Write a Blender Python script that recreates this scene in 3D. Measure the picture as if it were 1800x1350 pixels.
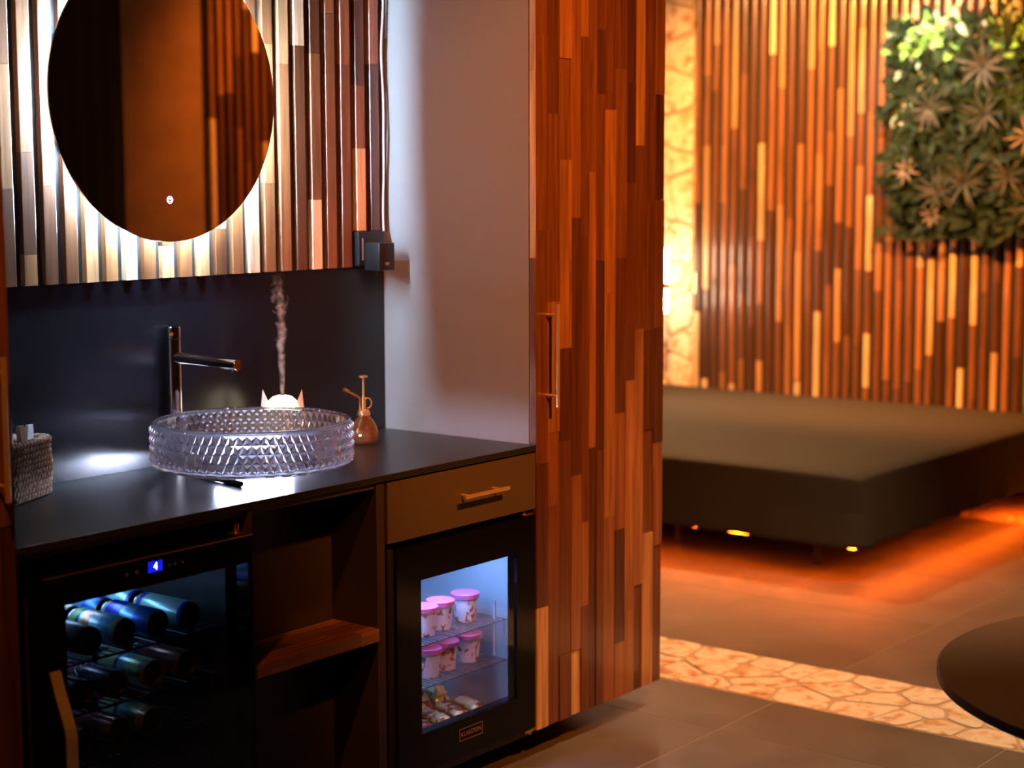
import bpy, bmesh, math, random
from mathutils import Vector, Matrix
random.seed(7)
for o in list(bpy.data.objects): bpy.data.objects.remove(o)
sc = bpy.context.scene
COL = sc.collection

# ------------------------------------------------------------------ camera
F_PX = 3036.5
YAW, PITCH, ROLL = 0.6656, 0.1166, -0.0028
CAM = Vector((-3.7862, -2.8872, 1.6293))
fw = Vector((math.cos(YAW)*math.cos(PITCH), math.sin(YAW)*math.cos(PITCH), -math.sin(PITCH)))
rt = Vector((math.sin(YAW), -math.cos(YAW), 0)); up = rt.cross(fw)
r2 = math.cos(ROLL)*rt + math.sin(ROLL)*up; u2 = -math.sin(ROLL)*rt + math.cos(ROLL)*up
cam_d = bpy.data.cameras.new('camera'); cam = bpy.data.objects.new('camera', cam_d); COL.objects.link(cam)
cam.matrix_world = Matrix(((r2.x, u2.x, -fw.x, CAM.x), (r2.y, u2.y, -fw.y, CAM.y), (r2.z, u2.z, -fw.z, CAM.z), (0, 0, 0, 1)))
cam_d.sensor_width = 36; cam_d.lens = F_PX*36/1800; cam_d.clip_start = .05
cam_d.dof.use_dof = True; cam_d.dof.focus_distance = 4.35; cam_d.dof.aperture_fstop = 2.2
sc.camera = cam

# ------------------------------------------------------------------ view, world, room lights
vs = sc.view_settings
vs.view_transform = 'Standard'; vs.look = 'None'; vs.gamma = 1; vs.use_curve_mapping = False; vs.exposure = 0.55
w = bpy.data.worlds.new('world'); sc.world = w; w.use_nodes = True
w.node_tree.nodes['Background'].inputs[0].default_value = (.9, .6, .45, 1)
w.node_tree.nodes['Background'].inputs[1].default_value = 0
try:
    sc.cycles.max_bounces = 14; sc.cycles.transmission_bounces = 14; sc.cycles.transparent_max_bounces = 16
    sc.cycles.glossy_bounces = 6; sc.cycles.diffuse_bounces = 4; sc.cycles.volume_bounces = 1
    sc.cycles.sample_clamp_indirect = 6
except Exception: pass
ORANGE = (1, .25, .025); WARM = (1, .50, .19); NEUTRAL = (1, .82, .66); COOL = (.72, .84, 1)
def spot(name, loc, aim, power, color, angle=60, blend=.6, radius=.04):
    d = bpy.data.lights.new(name, 'SPOT'); d.energy = power; d.color = color
    d.spot_size = math.radians(angle); d.spot_blend = blend; d.shadow_soft_size = radius
    o = bpy.data.objects.new(name, d); COL.objects.link(o); o.location = loc
    o.rotation_euler = (Vector(aim)-Vector(loc)).to_track_quat('-Z', 'Y').to_euler()
    return o
CEIL = 2.85
# recessed ceiling spots of the room, all above the picture
spot('ceiling_spot_facade_offscreen', (-.9, -2.1, 2.8), (.3, 0, 1.3), 350, ORANGE, 56, .8, .06)
spot('ceiling_spot_cooler_offscreen', (-2.65, -.95, 2.8), (-1.75, 0, .75), 75, ORANGE, 60, .8, .06)
spot('ceiling_spot_stone_wall_offscreen', (3.2, 2.6, 2.8), (4.75, 2.3, 1.5), 60, WARM, 95, .8)
spot('ceiling_spot_slat_wall_offscreen', (3.0, 1.6, 2.8), (4.75, 1.5, 1.5), 520, (1, .38, .085), 95, .8)
spot('ceiling_spot_plant_wall_offscreen', (3.0, .3, 2.8), (4.75, .4, 1.4), 380, ORANGE, 95, .8)
spot('ceiling_spot_plants_offscreen', (3.9, 1.1, 2.8), (4.62, 1.0, 2.2), 80, (.88, 1, .90), 58, .7)
spot('ceiling_spot_floor_offscreen', (1.6, -.8, 2.8), (1.5, -.4, 0), 230, (1, .58, .28), 76, .7)
spot('ceiling_spot_bed_offscreen', (3.3, 1.8, 2.8), (3.2, 1.6, .4), 420, WARM, 85, .8)
spot('ceiling_spot_rear_wall_offscreen', (2.6, -1.4, 2.8), (3.0, -2.8, 1.9), 130, ORANGE, 95, .8)

# ------------------------------------------------------------------ materials
def newmat(name):
    m = bpy.data.materials.new(name); m.use_nodes = True
    return m, m.node_tree.nodes, m.node_tree.links, m.node_tree.nodes['Principled BSDF']
def plain(name, col, rough=.5, metal=0, bump=0, bscale=200, emit=None, es=0, coat=0, var=0, vscale=8, spec=.5):
    m, n, l, p = newmat(name)
    p.inputs['Base Color'].default_value = (*col, 1); p.inputs['Roughness'].default_value = rough
    p.inputs['Metallic'].default_value = metal; p.inputs['Coat Weight'].default_value = coat
    p.inputs['Specular IOR Level'].default_value = spec
    g = n.new('ShaderNodeNewGeometry')
    if emit: p.inputs['Emission Color'].default_value = (*emit, 1); p.inputs['Emission Strength'].default_value = es
    if bump:
        t = n.new('ShaderNodeTexNoise'); t.inputs['Scale'].default_value = bscale; t.inputs['Detail'].default_value = 2
        b = n.new('ShaderNodeBump'); b.inputs['Strength'].default_value = bump; b.inputs['Distance'].default_value = .002
        l.new(g.outputs['Position'], t.inputs['Vector']); l.new(t.outputs[0], b.inputs['Height']); l.new(b.outputs[0], p.inputs['Normal'])
    if var:
        t = n.new('ShaderNodeTexNoise'); t.inputs['Scale'].default_value = vscale; t.inputs['Detail'].default_value = 5
        l.new(g.outputs['Position'], t.inputs['Vector'])
        r = n.new('ShaderNodeValToRGB'); r.color_ramp.elements[0].position = .3; r.color_ramp.elements[1].position = .7
        r.color_ramp.elements[0].color = (*[c*(1-var) for c in col], 1); r.color_ramp.elements[1].color = (*[min(1, c*(1+var)) for c in col], 1)
        l.new(t.outputs[0], r.inputs[0]); l.new(r.outputs[0], p.inputs['Base Color'])
    return m
def emis(name, col, s):
    m, n, l, p = newmat(name); n.remove(p); e = n.new('ShaderNodeEmission')
    e.inputs[0].default_value = (*col, 1); e.inputs[1].default_value = s
    l.new(e.outputs[0], n['Material Output'].inputs[0]); return m
def wood(name, axis='Z', rough=.34, coat=.4):
    m, n, l, p = newmat(name)
    oi = n.new('ShaderNodeObjectInfo'); g = n.new('ShaderNodeNewGeometry')
    sc_ = {'Z': (70, 70, 3.0), 'X': (3, 70, 70), 'Y': (70, 3, 70)}[axis]
    mp = n.new('ShaderNodeVectorMath'); mp.operation = 'MULTIPLY'; mp.inputs[1].default_value = sc_
    ad = n.new('ShaderNodeVectorMath'); ad.operation = 'ADD'
    rs = n.new('ShaderNodeMath'); rs.operation = 'MULTIPLY'; rs.inputs[1].default_value = 137.
    l.new(g.outputs['Position'], mp.inputs[0]); l.new(oi.outputs['Random'], rs.inputs[0])
    l.new(mp.outputs[0], ad.inputs[0]); l.new(rs.outputs[0], ad.inputs[1])
    t = n.new('ShaderNodeTexNoise'); t.inputs['Scale'].default_value = 1.0; t.inputs['Detail'].default_value = 6; t.inputs['Distortion'].default_value = .6
    l.new(ad.outputs[0], t.inputs['Vector'])
    mr = n.new('ShaderNodeMapRange'); mr.inputs[1].default_value = .3; mr.inputs[2].default_value = .72; mr.inputs[3].default_value = .55; mr.inputs[4].default_value = 1.3
    l.new(t.outputs[0], mr.inputs[0])
    mul = n.new('ShaderNodeVectorMath'); mul.operation = 'SCALE'
    l.new(oi.outputs['Color'], mul.inputs[0]); l.new(mr.outputs[0], mul.inputs['Scale']); l.new(mul.outputs[0], p.inputs['Base Color'])
    p.inputs['Roughness'].default_value = rough; p.inputs['Coat Weight'].default_value = coat; p.inputs['Coat Roughness'].default_value = .13
    b = n.new('ShaderNodeBump'); b.inputs['Strength'].default_value = .12; b.inputs['Distance'].default_value = .002
    l.new(t.outputs[0], b.inputs['Height']); l.new(b.outputs[0], p.inputs['Normal'])
    return m
def glass(name, tint=(1, 1, 1), rough=0., ior=1.45):
    m, n, l, p = newmat(name)
    p.inputs['Base Color'].default_value = (*tint, 1); p.inputs['Roughness'].default_value = rough
    p.inputs['Transmission Weight'].default_value = 1; p.inputs['IOR'].default_value = ior
    return m
def amber():
    m = glass('amber_glass', (.90, .52, .24), .03); p = m.node_tree.nodes['Principled BSDF']
    p.inputs['Transmission Weight'].default_value = .92; p.inputs['Metallic'].default_value = .12; return m
def pane(name, tint, refl=1.0, rough=.02):
    # thin flat pane: see-through tint with a fresnel mirror on top
    m, n, l, p = newmat(name); n.remove(p)
    tr = n.new('ShaderNodeBsdfTransparent'); tr.inputs[0].default_value = (*tint, 1)
    gl = n.new('ShaderNodeBsdfGlossy'); gl.inputs['Roughness'].default_value = rough; gl.inputs[0].default_value = (refl, refl, refl, 1)
    lw = n.new('ShaderNodeLayerWeight'); pw = n.new('ShaderNodeMath'); pw.operation = 'POWER'; pw.inputs[1].default_value = 4.0
    l.new(lw.outputs['Facing'], pw.inputs[0]); fr = n.new('ShaderNodeMath'); fr.operation = 'MULTIPLY_ADD'; fr.inputs[1].default_value = .5; fr.inputs[2].default_value = .035
    l.new(pw.outputs[0], fr.inputs[0]); lw.inputs[0].default_value = .5
    mx = n.new('ShaderNodeMixShader'); l.new(fr.outputs[0], mx.inputs[0]); l.new(tr.outputs[0], mx.inputs[1]); l.new(gl.outputs[0], mx.inputs[2])
    l.new(mx.outputs[0], n['Material Output'].inputs[0]); return m
def tex_ramp(name, scale, stops, rough=.5, stretch=(1, 1, 1), bump=0, kind='noise', detail=6, metal=0, spec=.5, rnd=True):
    m, n, l, p = newmat(name)
    g = n.new('ShaderNodeNewGeometry'); oi = n.new('ShaderNodeObjectInfo')
    mp = n.new('ShaderNodeVectorMath'); mp.operation = 'MULTIPLY'; mp.inputs[1].default_value = stretch
    l.new(g.outputs['Position'], mp.inputs[0])
    ad = n.new('ShaderNodeVectorMath'); ad.operation = 'ADD'
    rs = n.new('ShaderNodeMath'); rs.operation = 'MULTIPLY'; rs.inputs[1].default_value = 61. if rnd else 0.
    l.new(oi.outputs['Random'], rs.inputs[0]); l.new(mp.outputs[0], ad.inputs[0]); l.new(rs.outputs[0], ad.inputs[1])
    t = n.new('ShaderNodeTexNoise'); t.inputs['Scale'].default_value = scale; t.inputs['Detail'].default_value = detail; t.inputs['Distortion'].default_value = .5
    l.new(ad.outputs[0], t.inputs['Vector'])
    r = n.new('ShaderNodeValToRGB'); e = r.color_ramp.elements
    while len(e) < len(stops): e.new(.5)
    for k, (ps, c) in enumerate(stops): e[k].position = ps; e[k].color = (*c, 1)
    l.new(t.outputs[0], r.inputs[0]); l.new(r.outputs[0], p.inputs['Base Color'])
    p.inputs['Roughness'].default_value = rough; p.inputs['Metallic'].default_value = metal; p.inputs['Specular IOR Level'].default_value = spec
    if bump:
        b = n.new('ShaderNodeBump'); b.inputs['Strength'].default_value = bump; b.inputs['Distance'].default_value = .004
        l.new(t.outputs[0], b.inputs['Height']); l.new(b.outputs[0], p.inputs['Normal'])
    return m
M = {}
M['wood'] = wood('acacia_wood'); M['wood_x'] = wood('acacia_wood_crosswise', 'X')
M['felt'] = plain('black_felt', (.012, .012, .013), .9)
M['wall'] = plain('brown_plaster', (.30, .17, .08), .8, bump=.2, bscale=60, var=.12)
M['dark_wall'] = plain('dark_brown_curtain', (.014, .008, .005), .85, var=.2)
M['ceiling'] = plain('dark_ceiling_paint', (.17, .12, .09), .9)
M['tile'] = tex_ramp('slate_tile', 3.0, [(.3, (.080, .066, .056)), (.55, (.112, .094, .080)), (.75, (.150, .126, .107))], .48, bump=.12)
M['grout'] = plain('pale_grout', (.30, .23, .17), .85)
M['stone'] = tex_ramp('cream_flagstone', 11.0, [(.30, (.45, .20, .08)), (.40, (.72, .48, .28)), (.50, (.84, .72, .56)), (.58, (.76, .60, .44)), (.68, (.52, .23, .09))], .5, bump=.35)
M['mortar'] = plain('stone_mortar', (.50, .36, .25), .9, bump=.4, bscale=90)
M['carcass'] = plain('dark_brown_laminate', (.040, .029, .022), .5, bump=.1, bscale=300)
M['grey_panel'] = plain('grey_laminate', (.33, .33, .335), .55, bump=.15, bscale=400)
M['drawer'] = plain('taupe_laminate', (.085, .066, .046), .5, bump=.15, bscale=400)
M['counter'] = plain('black_compact_worktop', (.018, .019, .022), .32, bump=.06, bscale=500)
M['counter_edge'] = plain('worktop_edge', (.07, .055, .045), .5)
M['splash'] = plain('satin_black_backsplash', (.005, .005, .008), .27, bump=.03, bscale=30)
M['brass'] = plain('brass', (.95, .72, .40), .30, .75)
M['brass_soft'] = plain('brushed_brass', (.85, .52, .24), .32, 1)
M['chrome'] = plain('chrome', (.72, .68, .62), .06, 1)
M['steel'] = plain('wire_steel', (.6, .6, .62), .25, 1)
M['wire_dark'] = plain('dark_wire', (.16, .16, .17), .3, 1)  # wire steel toned down so the cooler racks look sunk in unlit interior
M['mirror'] = plain('mirror_silver', (.80, .80, .80), .015, 1)
M['black_plastic'] = plain('black_plastic', (.012, .012, .013), .35)
M['black_gloss'] = plain('black_glass_frame', (.004, .004, .005), .12, spec=.22)
M['rubber'] = plain('black_rubber', (.01, .01, .01), .7)
M['housing'] = plain('mirror_housing_grey', (.5, .5, .52), .4)
M['basin'] = None
M['sheet'] = plain('black_cotton_sheet', (.032, .029, .027), .85, bump=.5, bscale=700, spec=.3)
M['plinth'] = plain('dark_plinth', (.02, .017, .015), .7)
M['table'] = plain('dark_brown_table', (.11, .055, .03), .42, bump=.1, bscale=200)
M['table_edge'] = plain('black_table_edge', (.012, .010, .009), .5)
M['jute'] = tex_ramp('jute_rope', 160, [(.35, (.26, .15, .09)), (.6, (.52, .35, .24)), (.75, (.70, .52, .38))], .85)
M['packet'] = plain('white_wrapper', (.75, .72, .70), .35)
M['packet_pink'] = plain('pink_wrapper', (.75, .38, .28), .4)
M['packet_brown'] = plain('brown_wrapper', (.28, .15, .08), .4)
M['fridge_in'] = plain('fridge_liner', (.42, .43, .45), .5)
M['fridge_in_dark'] = plain('cooler_liner', (.018, .019, .022), .5)
M['cup'] = tex_ramp('printed_cup', 42, [(.40, (.80, .82, .88)), (.54, (.80, .82, .88)), (.57, (.75, .22, .06)), (.63, (.10, .10, .14))], .45)
M['lid'] = plain('pink_lid', (.85, .16, .38), .4)
M['wrapper'] = tex_ramp('gold_and_red_wrapper', 30, [(.38, (.22, .03, .015)), (.45, (.40, .08, .03)), (.48, (.75, .62, .22)), (.7, (.85, .78, .45))], .25, metal=.3)
M['pen'] = plain('black_pen', (.010, .010, .012), .3)
M['pane_dark'] = pane('tinted_cooler_glass', (.62, .62, .64), 1.0)
M['pane_clear'] = pane('clear_fridge_glass', (.82, .83, .86), 1.0)
M['logo'] = plain('copper_print', (.75, .38, .2), .35, .6)
M['icon'] = plain('grey_print', (.25, .22, .22), .5)
M['led_mirror'] = emis('mirror_led', (.56, .78, 1), 640)
M['led_basin'] = emis('basin_led', (.64, .72, 1), 130)
M['led_blue'] = emis('display_blue', (.01, .015, 1), .55)
M['led_digit'] = emis('display_digit', (.35, .55, 1), 9)
M['led_icon'] = emis('touch_icon', (.55, .45, 1), 3.5)
M['led_fridge'] = emis('fridge_led', (.22, .45, 1), 85)
M['led_cooler'] = emis('cooler_led', (.30, .62, 1), 60)
M['led_bed'] = emis('bed_led', (1, .12, .004), 80)
M['led_sconce'] = emis('sconce_led', (1, .78, .52), 100)
M['led_diffuser'] = emis('diffuser_glow', (1, .80, .52), 2.2)

# ------------------------------------------------------------------ mesh helpers (all in world metres)
ORG = {}
def mk(name, vf, mat, parent=None, smooth=False, kind=None, color=None, origin=None):
    v, f = vf
    me = bpy.data.meshes.new(name)
    xs = [p[0] for p in v]; ys = [p[1] for p in v]; zs = [p[2] for p in v]
    o_ = Vector(origin) if origin else Vector(((min(xs)+max(xs))/2, (min(ys)+max(ys))/2, min(zs)))
    me.from_pydata([(p[0]-o_.x, p[1]-o_.y, p[2]-o_.z) for p in v], [], f); me.update()
    bm = bmesh.new(); bm.from_mesh(me); bmesh.ops.recalc_face_normals(bm, faces=bm.faces[:]); bm.to_mesh(me); bm.free()
    if smooth:
        me.polygons.foreach_set('use_smooth', [True]*len(me.polygons))
        me.set_sharp_from_angle(angle=math.radians(smooth if smooth is not True else 40))
    mats = mat if isinstance(mat, (list, tuple)) else [mat]
    for m_ in mats: me.materials.append(m_)
    o = bpy.data.objects.new(name, me); COL.objects.link(o)
    ORG[o.name] = o_.copy()
    if parent is not None: o.parent = parent; o.location = o_ - ORG[parent.name]
    else: o.location = o_
    if kind: o['kind'] = kind
    if color: o.color = (*color, 1)
    return o
def thing(name, loc, label, cat, group=None):
    o = bpy.data.objects.new(name, None); COL.objects.link(o); o.location = loc; o.empty_display_size = .05
    ORG[o.name] = Vector(loc); tag(o, label, cat, group); return o
def tag(o, label, cat, group=None):
    o['label'] = label; o['category'] = cat
    if group: o['group'] = group
    return o
def struct(name, vf, mat, **k):
    return mk(name, vf, mat, kind='structure', **k)
def join(*vfs):
    V, Fc = [], []
    for v, f in vfs:
        b = len(V); V += list(v); Fc += [tuple(i+b for i in q) for q in f]
    return V, Fc
def box(x0, x1, y0, y1, z0, z1, bev=0, seg=2):
    v = [(x, y, z) for x in (x0, x1) for y in (y0, y1) for z in (z0, z1)]
    f = [(0, 1, 3, 2), (4, 6, 7, 5), (0, 4, 5, 1), (2, 3, 7, 6), (0, 2, 6, 4), (1, 5, 7, 3)]
    if not bev: return v, f
    bm = bmesh.new(); vv = [bm.verts.new(p) for p in v]
    for q in f: bm.faces.new([vv[i] for i in q])
    bmesh.ops.recalc_face_normals(bm, faces=bm.faces[:])
    bmesh.ops.bevel(bm, geom=bm.edges[:], offset=bev, segments=seg, affect='EDGES', profile=.6)
    bm.verts.index_update()
    r = ([tuple(p.co) for p in bm.verts], [tuple(p.index for p in q.verts) for q in bm.faces]); bm.free(); return r
def frame_of(d):
    d = Vector(d).normalized(); a = Vector((0, 0, 1)) if abs(d.z) < .9 else Vector((1, 0, 0))
    x = d.cross(a).normalized(); return x, d.cross(x).normalized()
def tube(path, r, n=8, cap=True):
    P = [Vector(p) for p in path]; V, Fc = [], []
    rr = r if isinstance(r, (list, tuple)) else [r]*len(P)
    x = None
    for i, p in enumerate(P):
        d = (P[min(i+1, len(P)-1)] - P[max(i-1, 0)]).normalized()
        if x is None: x, y = frame_of(d)
        else: x = (x - d*x.dot(d)).normalized(); y = d.cross(x)
        for k in range(n):
            a = 2*math.pi*k/n; V.append(tuple(p + (x*math.cos(a) + y*math.sin(a))*rr[i]))
    for i in range(len(P)-1):
        for k in range(n):
            Fc.append((i*n+k, i*n+(k+1) % n, (i+1)*n+(k+1) % n, (i+1)*n+k))
    if cap: Fc += [tuple(range(n)), tuple(range((len(P)-1)*n, len(P)*n))]
    return V, Fc
def lathe(prof, c, n=32, axis='Z', cap=True):
    V, Fc = [], []
    for r, h in prof:
        for k in range(n):
            a = 2*math.pi*k/n; p = (r*math.cos(a), r*math.sin(a), h)
            if axis == 'Y': p = (p[0], p[2], p[1])
            if axis == 'X': p = (p[2], p[0], p[1])
            V.append((p[0]+c[0], p[1]+c[1], p[2]+c[2]))
    m = len(prof)
    for i in range(m-1):
        for k in range(n): Fc.append((i*n+k, i*n+(k+1) % n, (i+1)*n+(k+1) % n, (i+1)*n+k))
    if cap:
        if prof[0][0] > 1e-5: Fc.append(tuple(range(n)))
        if prof[-1][0] > 1e-5: Fc.append(tuple(range((m-1)*n, m*n)))
    return V, Fc
def ring(c, r_in, r_out, z0, z1, n=48, axis='Z'):
    return lathe([(r_out, z0), (r_out, z1), (r_in, z1), (r_in, z0), (r_out, z0)], c, n, axis, cap=False)
def xform(vf, mat4): return [tuple(mat4 @ Vector(p)) for p in vf[0]], vf[1]
def stave(x0, x1, y0, y1, z0, z1, c=.0018, front='-Y'):
    # long piece with rounded front edges, a prism along Z
    q = .3*c
    if front == '-Y': prof = [(x0, y1), (x1, y1), (x1, y0+c), (x1-q, y0+q), (x1-c, y0), (x0+c, y0), (x0+q, y0+q), (x0, y0+c)]
    else: prof = [(x1, y0), (x1, y1), (x0+c, y1), (x0+q, y1-q), (x0, y1-c), (x0, y0+c), (x0+q, y0+q), (x0+c, y0)]
    V = [(x, y, z) for z in (z0, z1) for x, y in prof]; n = len(prof)
    return V, [tuple(range(n)), tuple(range(n, 2*n))]+[(k, (k+1) % n, n+(k+1) % n, n+k) for k in range(n)]
def text_mesh(s, size, align='CENTER', extrude=0):
    cu = bpy.data.curves.new('txt', 'FONT'); cu.body = s; cu.size = size; cu.align_x = align; cu.align_y = 'CENTER'; cu.extrude = extrude
    cu.resolution_u = 3
    ob = bpy.data.objects.new('txt', cu); COL.objects.link(ob)
    me = bpy.data.meshes.new_from_object(ob.evaluated_get(bpy.context.evaluated_depsgraph_get()))
    v = [tuple(p.co) for p in me.vertices]; f = [tuple(p.vertices) for p in me.polygons]
    bpy.data.objects.remove(ob); bpy.data.curves.remove(cu); bpy.data.meshes.remove(me)
    return v, f
ACACIA = [(.088, .032, .012), (.146, .055, .021), (.212, .084, .032), (.308, .134, .053), (.440, .230, .102), (.610, .400, .215), (.710, .520, .320)]
PAL = list(zip(ACACIA, (4, 5, 5, 3, 3, 2, 1.5)))
PAL_DOOR = list(zip(ACACIA, (4, 6, 5, 3, 1.5, .4, 0)))
PAL_N = list(zip(ACACIA, (3, 5, 5, 3, 2, 1, .6)))
def pick(pal):
    c = random.choices([p for p, _ in pal], [q for _, q in pal])[0]; k = random.uniform(.85, 1.15)
    return tuple(min(1, q*k) for q in c)
def cuts(z0, z1, lo, hi):
    zs = [z0]; z = z0 + random.uniform(lo*.3, hi)
    while z < z1 - lo*.5: zs.append(z); z += random.uniform(lo, hi)
    return zs+[z1]

# ------------------------------------------------------------------ voronoi flagstones
def voronoi(x0, x1, y0, y1, cell, gap):
    nx = max(1, round((x1-x0)/cell)); ny = max(1, round((y1-y0)/cell)); P = []
    for i in range(nx):
        for j in range(ny):
            P.append((x0+(i+.5+random.uniform(-.42, .42))*(x1-x0)/nx, y0+(j+.5+random.uniform(-.42, .42))*(y1-y0)/ny))
    out = []
    for a in P:
        poly = [(x0, y0), (x1, y0), (x1, y1), (x0, y1)]
        for b in P:
            if b is a: continue
            dx, dy = b[0]-a[0], b[1]-a[1]; L = math.hypot(dx, dy)
            if L > cell*3.2: continue
            nx_, ny_ = dx/L, dy/L; c = (a[0]+b[0])/2*nx_ + (a[1]+b[1])/2*ny_ - gap/2
            new = []
            for k in range(len(poly)):
                p, q = poly[k], poly[(k+1) % len(poly)]
                dp = p[0]*nx_+p[1]*ny_-c; dq = q[0]*nx_+q[1]*ny_-c
                if dp <= 0: new.append(p)
                if dp*dq < 0:
                    t = dp/(dp-dq); new.append((p[0]+t*(q[0]-p[0]), p[1]+t*(q[1]-p[1])))
            poly = new
            if len(poly) < 3: break
        if len(poly) >= 3: out.append((a, poly))
    return out
def slab(poly, h0, h1, plane):
    q_ = []
    cx = sum(p[0] for p in poly)/len(poly); cy = sum(p[1] for p in poly)/len(poly)
    for k in range(len(poly)):
        a, b = poly[k], poly[(k+1) % len(poly)]
        for t in (.12, .38, .64, .88):
            x, y = a[0]+(b[0]-a[0])*t, a[1]+(b[1]-a[1])*t; s = random.uniform(.95, 1) if .2 < t < .8 else random.uniform(.93, .99)
            q_.append((cx+(x-cx)*s, cy+(y-cy)*s))
    poly = q_
    cx = sum(p[0] for p in poly)/len(poly); cy = sum(p[1] for p in poly)/len(poly); n = len(poly)
    s = .94
    lay = [(poly, h0), (poly, h0+(h1-h0)*.7), ([(cx+(p[0]-cx)*s, cy+(p[1]-cy)*s) for p in poly], h1)]
    V = []
    for pl, h in lay:
        for a, b in pl: V.append((a, b, h) if plane == 'Z' else (h, a, b))
    Fc = [tuple(range(n)), tuple(range(2*n, 3*n))]
    for i in range(2): Fc += [(i*n+k, i*n+(k+1) % n, (i+1)*n+(k+1) % n, (i+1)*n+k) for k in range(n)]
    return V, Fc

# ------------------------------------------------------------------ setting: floor
XW = 4.79; X0, Y0, Y1 = -5.2, -4.6, 3.3
S1, S2 = .887, 1.318        # cream stone inlay across the floor
B1 = 4.09                   # stone border along the slat wall
floor = struct('floor', box(X0, XW, Y0, Y1, -.06, -.0012), M['grout'])
T = .752; ytj = []
y = .48
while y > Y0: y -= T
while y < Y1: ytj.append(y); y += T
def xjs(a, b, start):
    r = [a]; q = start
    while q < b-.02:
        if q > a+.02: r.append(q)
        q += T
    return r+[b]
g2 = .0022
for xs in (xjs(X0, S1, .53-8*T), xjs(S2, B1, S2+T)):
    for i in range(len(xs)-1):
        for j in range(-1, len(ytj)):
            ya = Y0 if j < 0 else ytj[j]; yb = Y1 if j+1 >= len(ytj) else ytj[j+1]
            if yb-ya < .03: continue
            mk('tile', box(xs[i]+g2, xs[i+1]-g2, ya+g2, yb-g2, -.004, 0, .0012, 1), M['tile'], floor)
mk('mortar_bed', box(S1, S2, Y0, Y1, -.0045, -.0006), M['mortar'], floor)
mk('mortar_bed', box(B1, XW, Y0, Y1, -.0045, -.0006), M['mortar'], floor)
rest = []
for a, b, c in ((S1+.004, S2-.004, .16), (B1+.004, XW-.006, .21)):
    for s, poly in voronoi(a, b, Y0+.02, Y1-.02, c, .008):
        sl = slab(poly, -.0015, random.uniform(.0015, .006), 'Z')
        if -1.9 < s[1] < 1.1: mk('stone', sl, M['stone'], floor, smooth=30)
        else: rest.append(sl)
mk('stone_inlay_remainder', join(*rest), M['stone'], floor, smooth=30, kind='stuff')

# ------------------------------------------------------------------ setting: walls and ceiling
struct('ceiling', box(X0-.1, XW+.1, Y0-.1, Y1+.1, CEIL, CEIL+.1), M['ceiling'])
struct('wall_back', box(X0, XW, Y1, Y1+.1, 0, CEIL), M['wall'])
struct('wall_left', box(X0-.1, X0, Y0, Y1, 0, CEIL), M['wall'])
struct('wall_front', box(X0, XW, Y0-.1, Y0, 0, CEIL), M['wall'])
wall_r = struct('wall_right', box(XW, XW+.1, Y0, Y1, -.008, CEIL), M['felt'])
YS = 2.478; PITCH_S = .0605; SW = .034; SD = .036
n_s = 0; rest = []
mk('felt_backing', box(XW-.024, XW, Y0, YS+.004, 0, CEIL-.01), M['felt'], wall_r)
k = 0
while True:
    yb = YS - k*PITCH_S; ya = yb - SW; k += 1
    if ya < Y0+.02: break
    zs = cuts(.0, CEIL-.02, .22, .78)
    for i in range(len(zs)-1):
        dd = SD+random.uniform(-.003, .003)
        s = stave(XW-dd, XW-.024, ya, yb, zs[i]+.0006, zs[i+1]-.0006, .007, '-X')
        if yb > .2 and n_s < 290: mk('slat_piece', s, M['wood'], wall_r, smooth=50, color=pick(PAL)); n_s += 1
        else: rest.append((s, pick(PAL)))
# remaining slats of the same wall, in a few tones
byc = {}
for s, c in rest: byc.setdefault(round(sum(c)*4), []).append((s, c))
for q in byc.values():
    mk('slat_remainder', join(*[s for s, _ in q]), M['wood'], wall_r, color=q[0][1], kind='stuff')
mk('mortar_bed', box(XW-.012, XW, YS+.01, Y1, 0, CEIL), M['mortar'], wall_r)
rest = []
for s, poly in voronoi(YS+.012, Y1-.004, .0, CEIL-.004, .2, .009):
    sl = slab(poly, XW-.012, XW-.03-random.uniform(0, .008), 'X')
    if s[0] < 2.95: mk('stone', sl, M['stone'], wall_r, smooth=30)
    else: rest.append(sl)
mk('stone_cladding_remainder', join(*rest), M['stone'], wall_r, smooth=30, kind='stuff')
# the short wall facing the niche: slats, a plastered pier, a dark curtain (seen in the mirror)
YO = -2.8
wall_o = struct('wall_opposite', box(.75, XW, YO-.12, YO, 0, CEIL), M['wall'])
mk('slat_backing', box(2.21, XW-.04, YO, YO+.008, 0, CEIL-.01), M['felt'], wall_o)
x = 2.23
while x < XW-.1:
    zs = cuts(0, CEIL-.02, .35, .95)
    for i in range(len(zs)-1):
        v, f = stave(x, x+SW, 0, .026, zs[i]+.0006, zs[i+1]-.0006)
        if x < 3.4: mk('slat_piece', ([(p[0], YO+.034-p[1], p[2]) for p in v], f), M['wood'], wall_o, color=pick(PAL))
    x += PITCH_S
cv = []
for i in range(61):
    t = i/60; cv.append((.78+t*.88, YO+.05+.008*math.sin(t*2*math.pi*9)))
V = [(a, b, z) for z in (.01, CEIL-.01) for a, b in cv]+[(a, b-.01, z) for z in (.01, CEIL-.01) for a, b in cv]
n = 61; Fc = []
for i in range(n-1):
    Fc += [(i, i+1, n+i+1, n+i), (2*n+i, 3*n+i, 3*n+i+1, 2*n+i+1)]
tag(mk('curtain', (V, Fc), M['dark_wall'], smooth=60), 'dark brown pleated curtain hanging beside the plastered pier', 'curtain')

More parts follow.
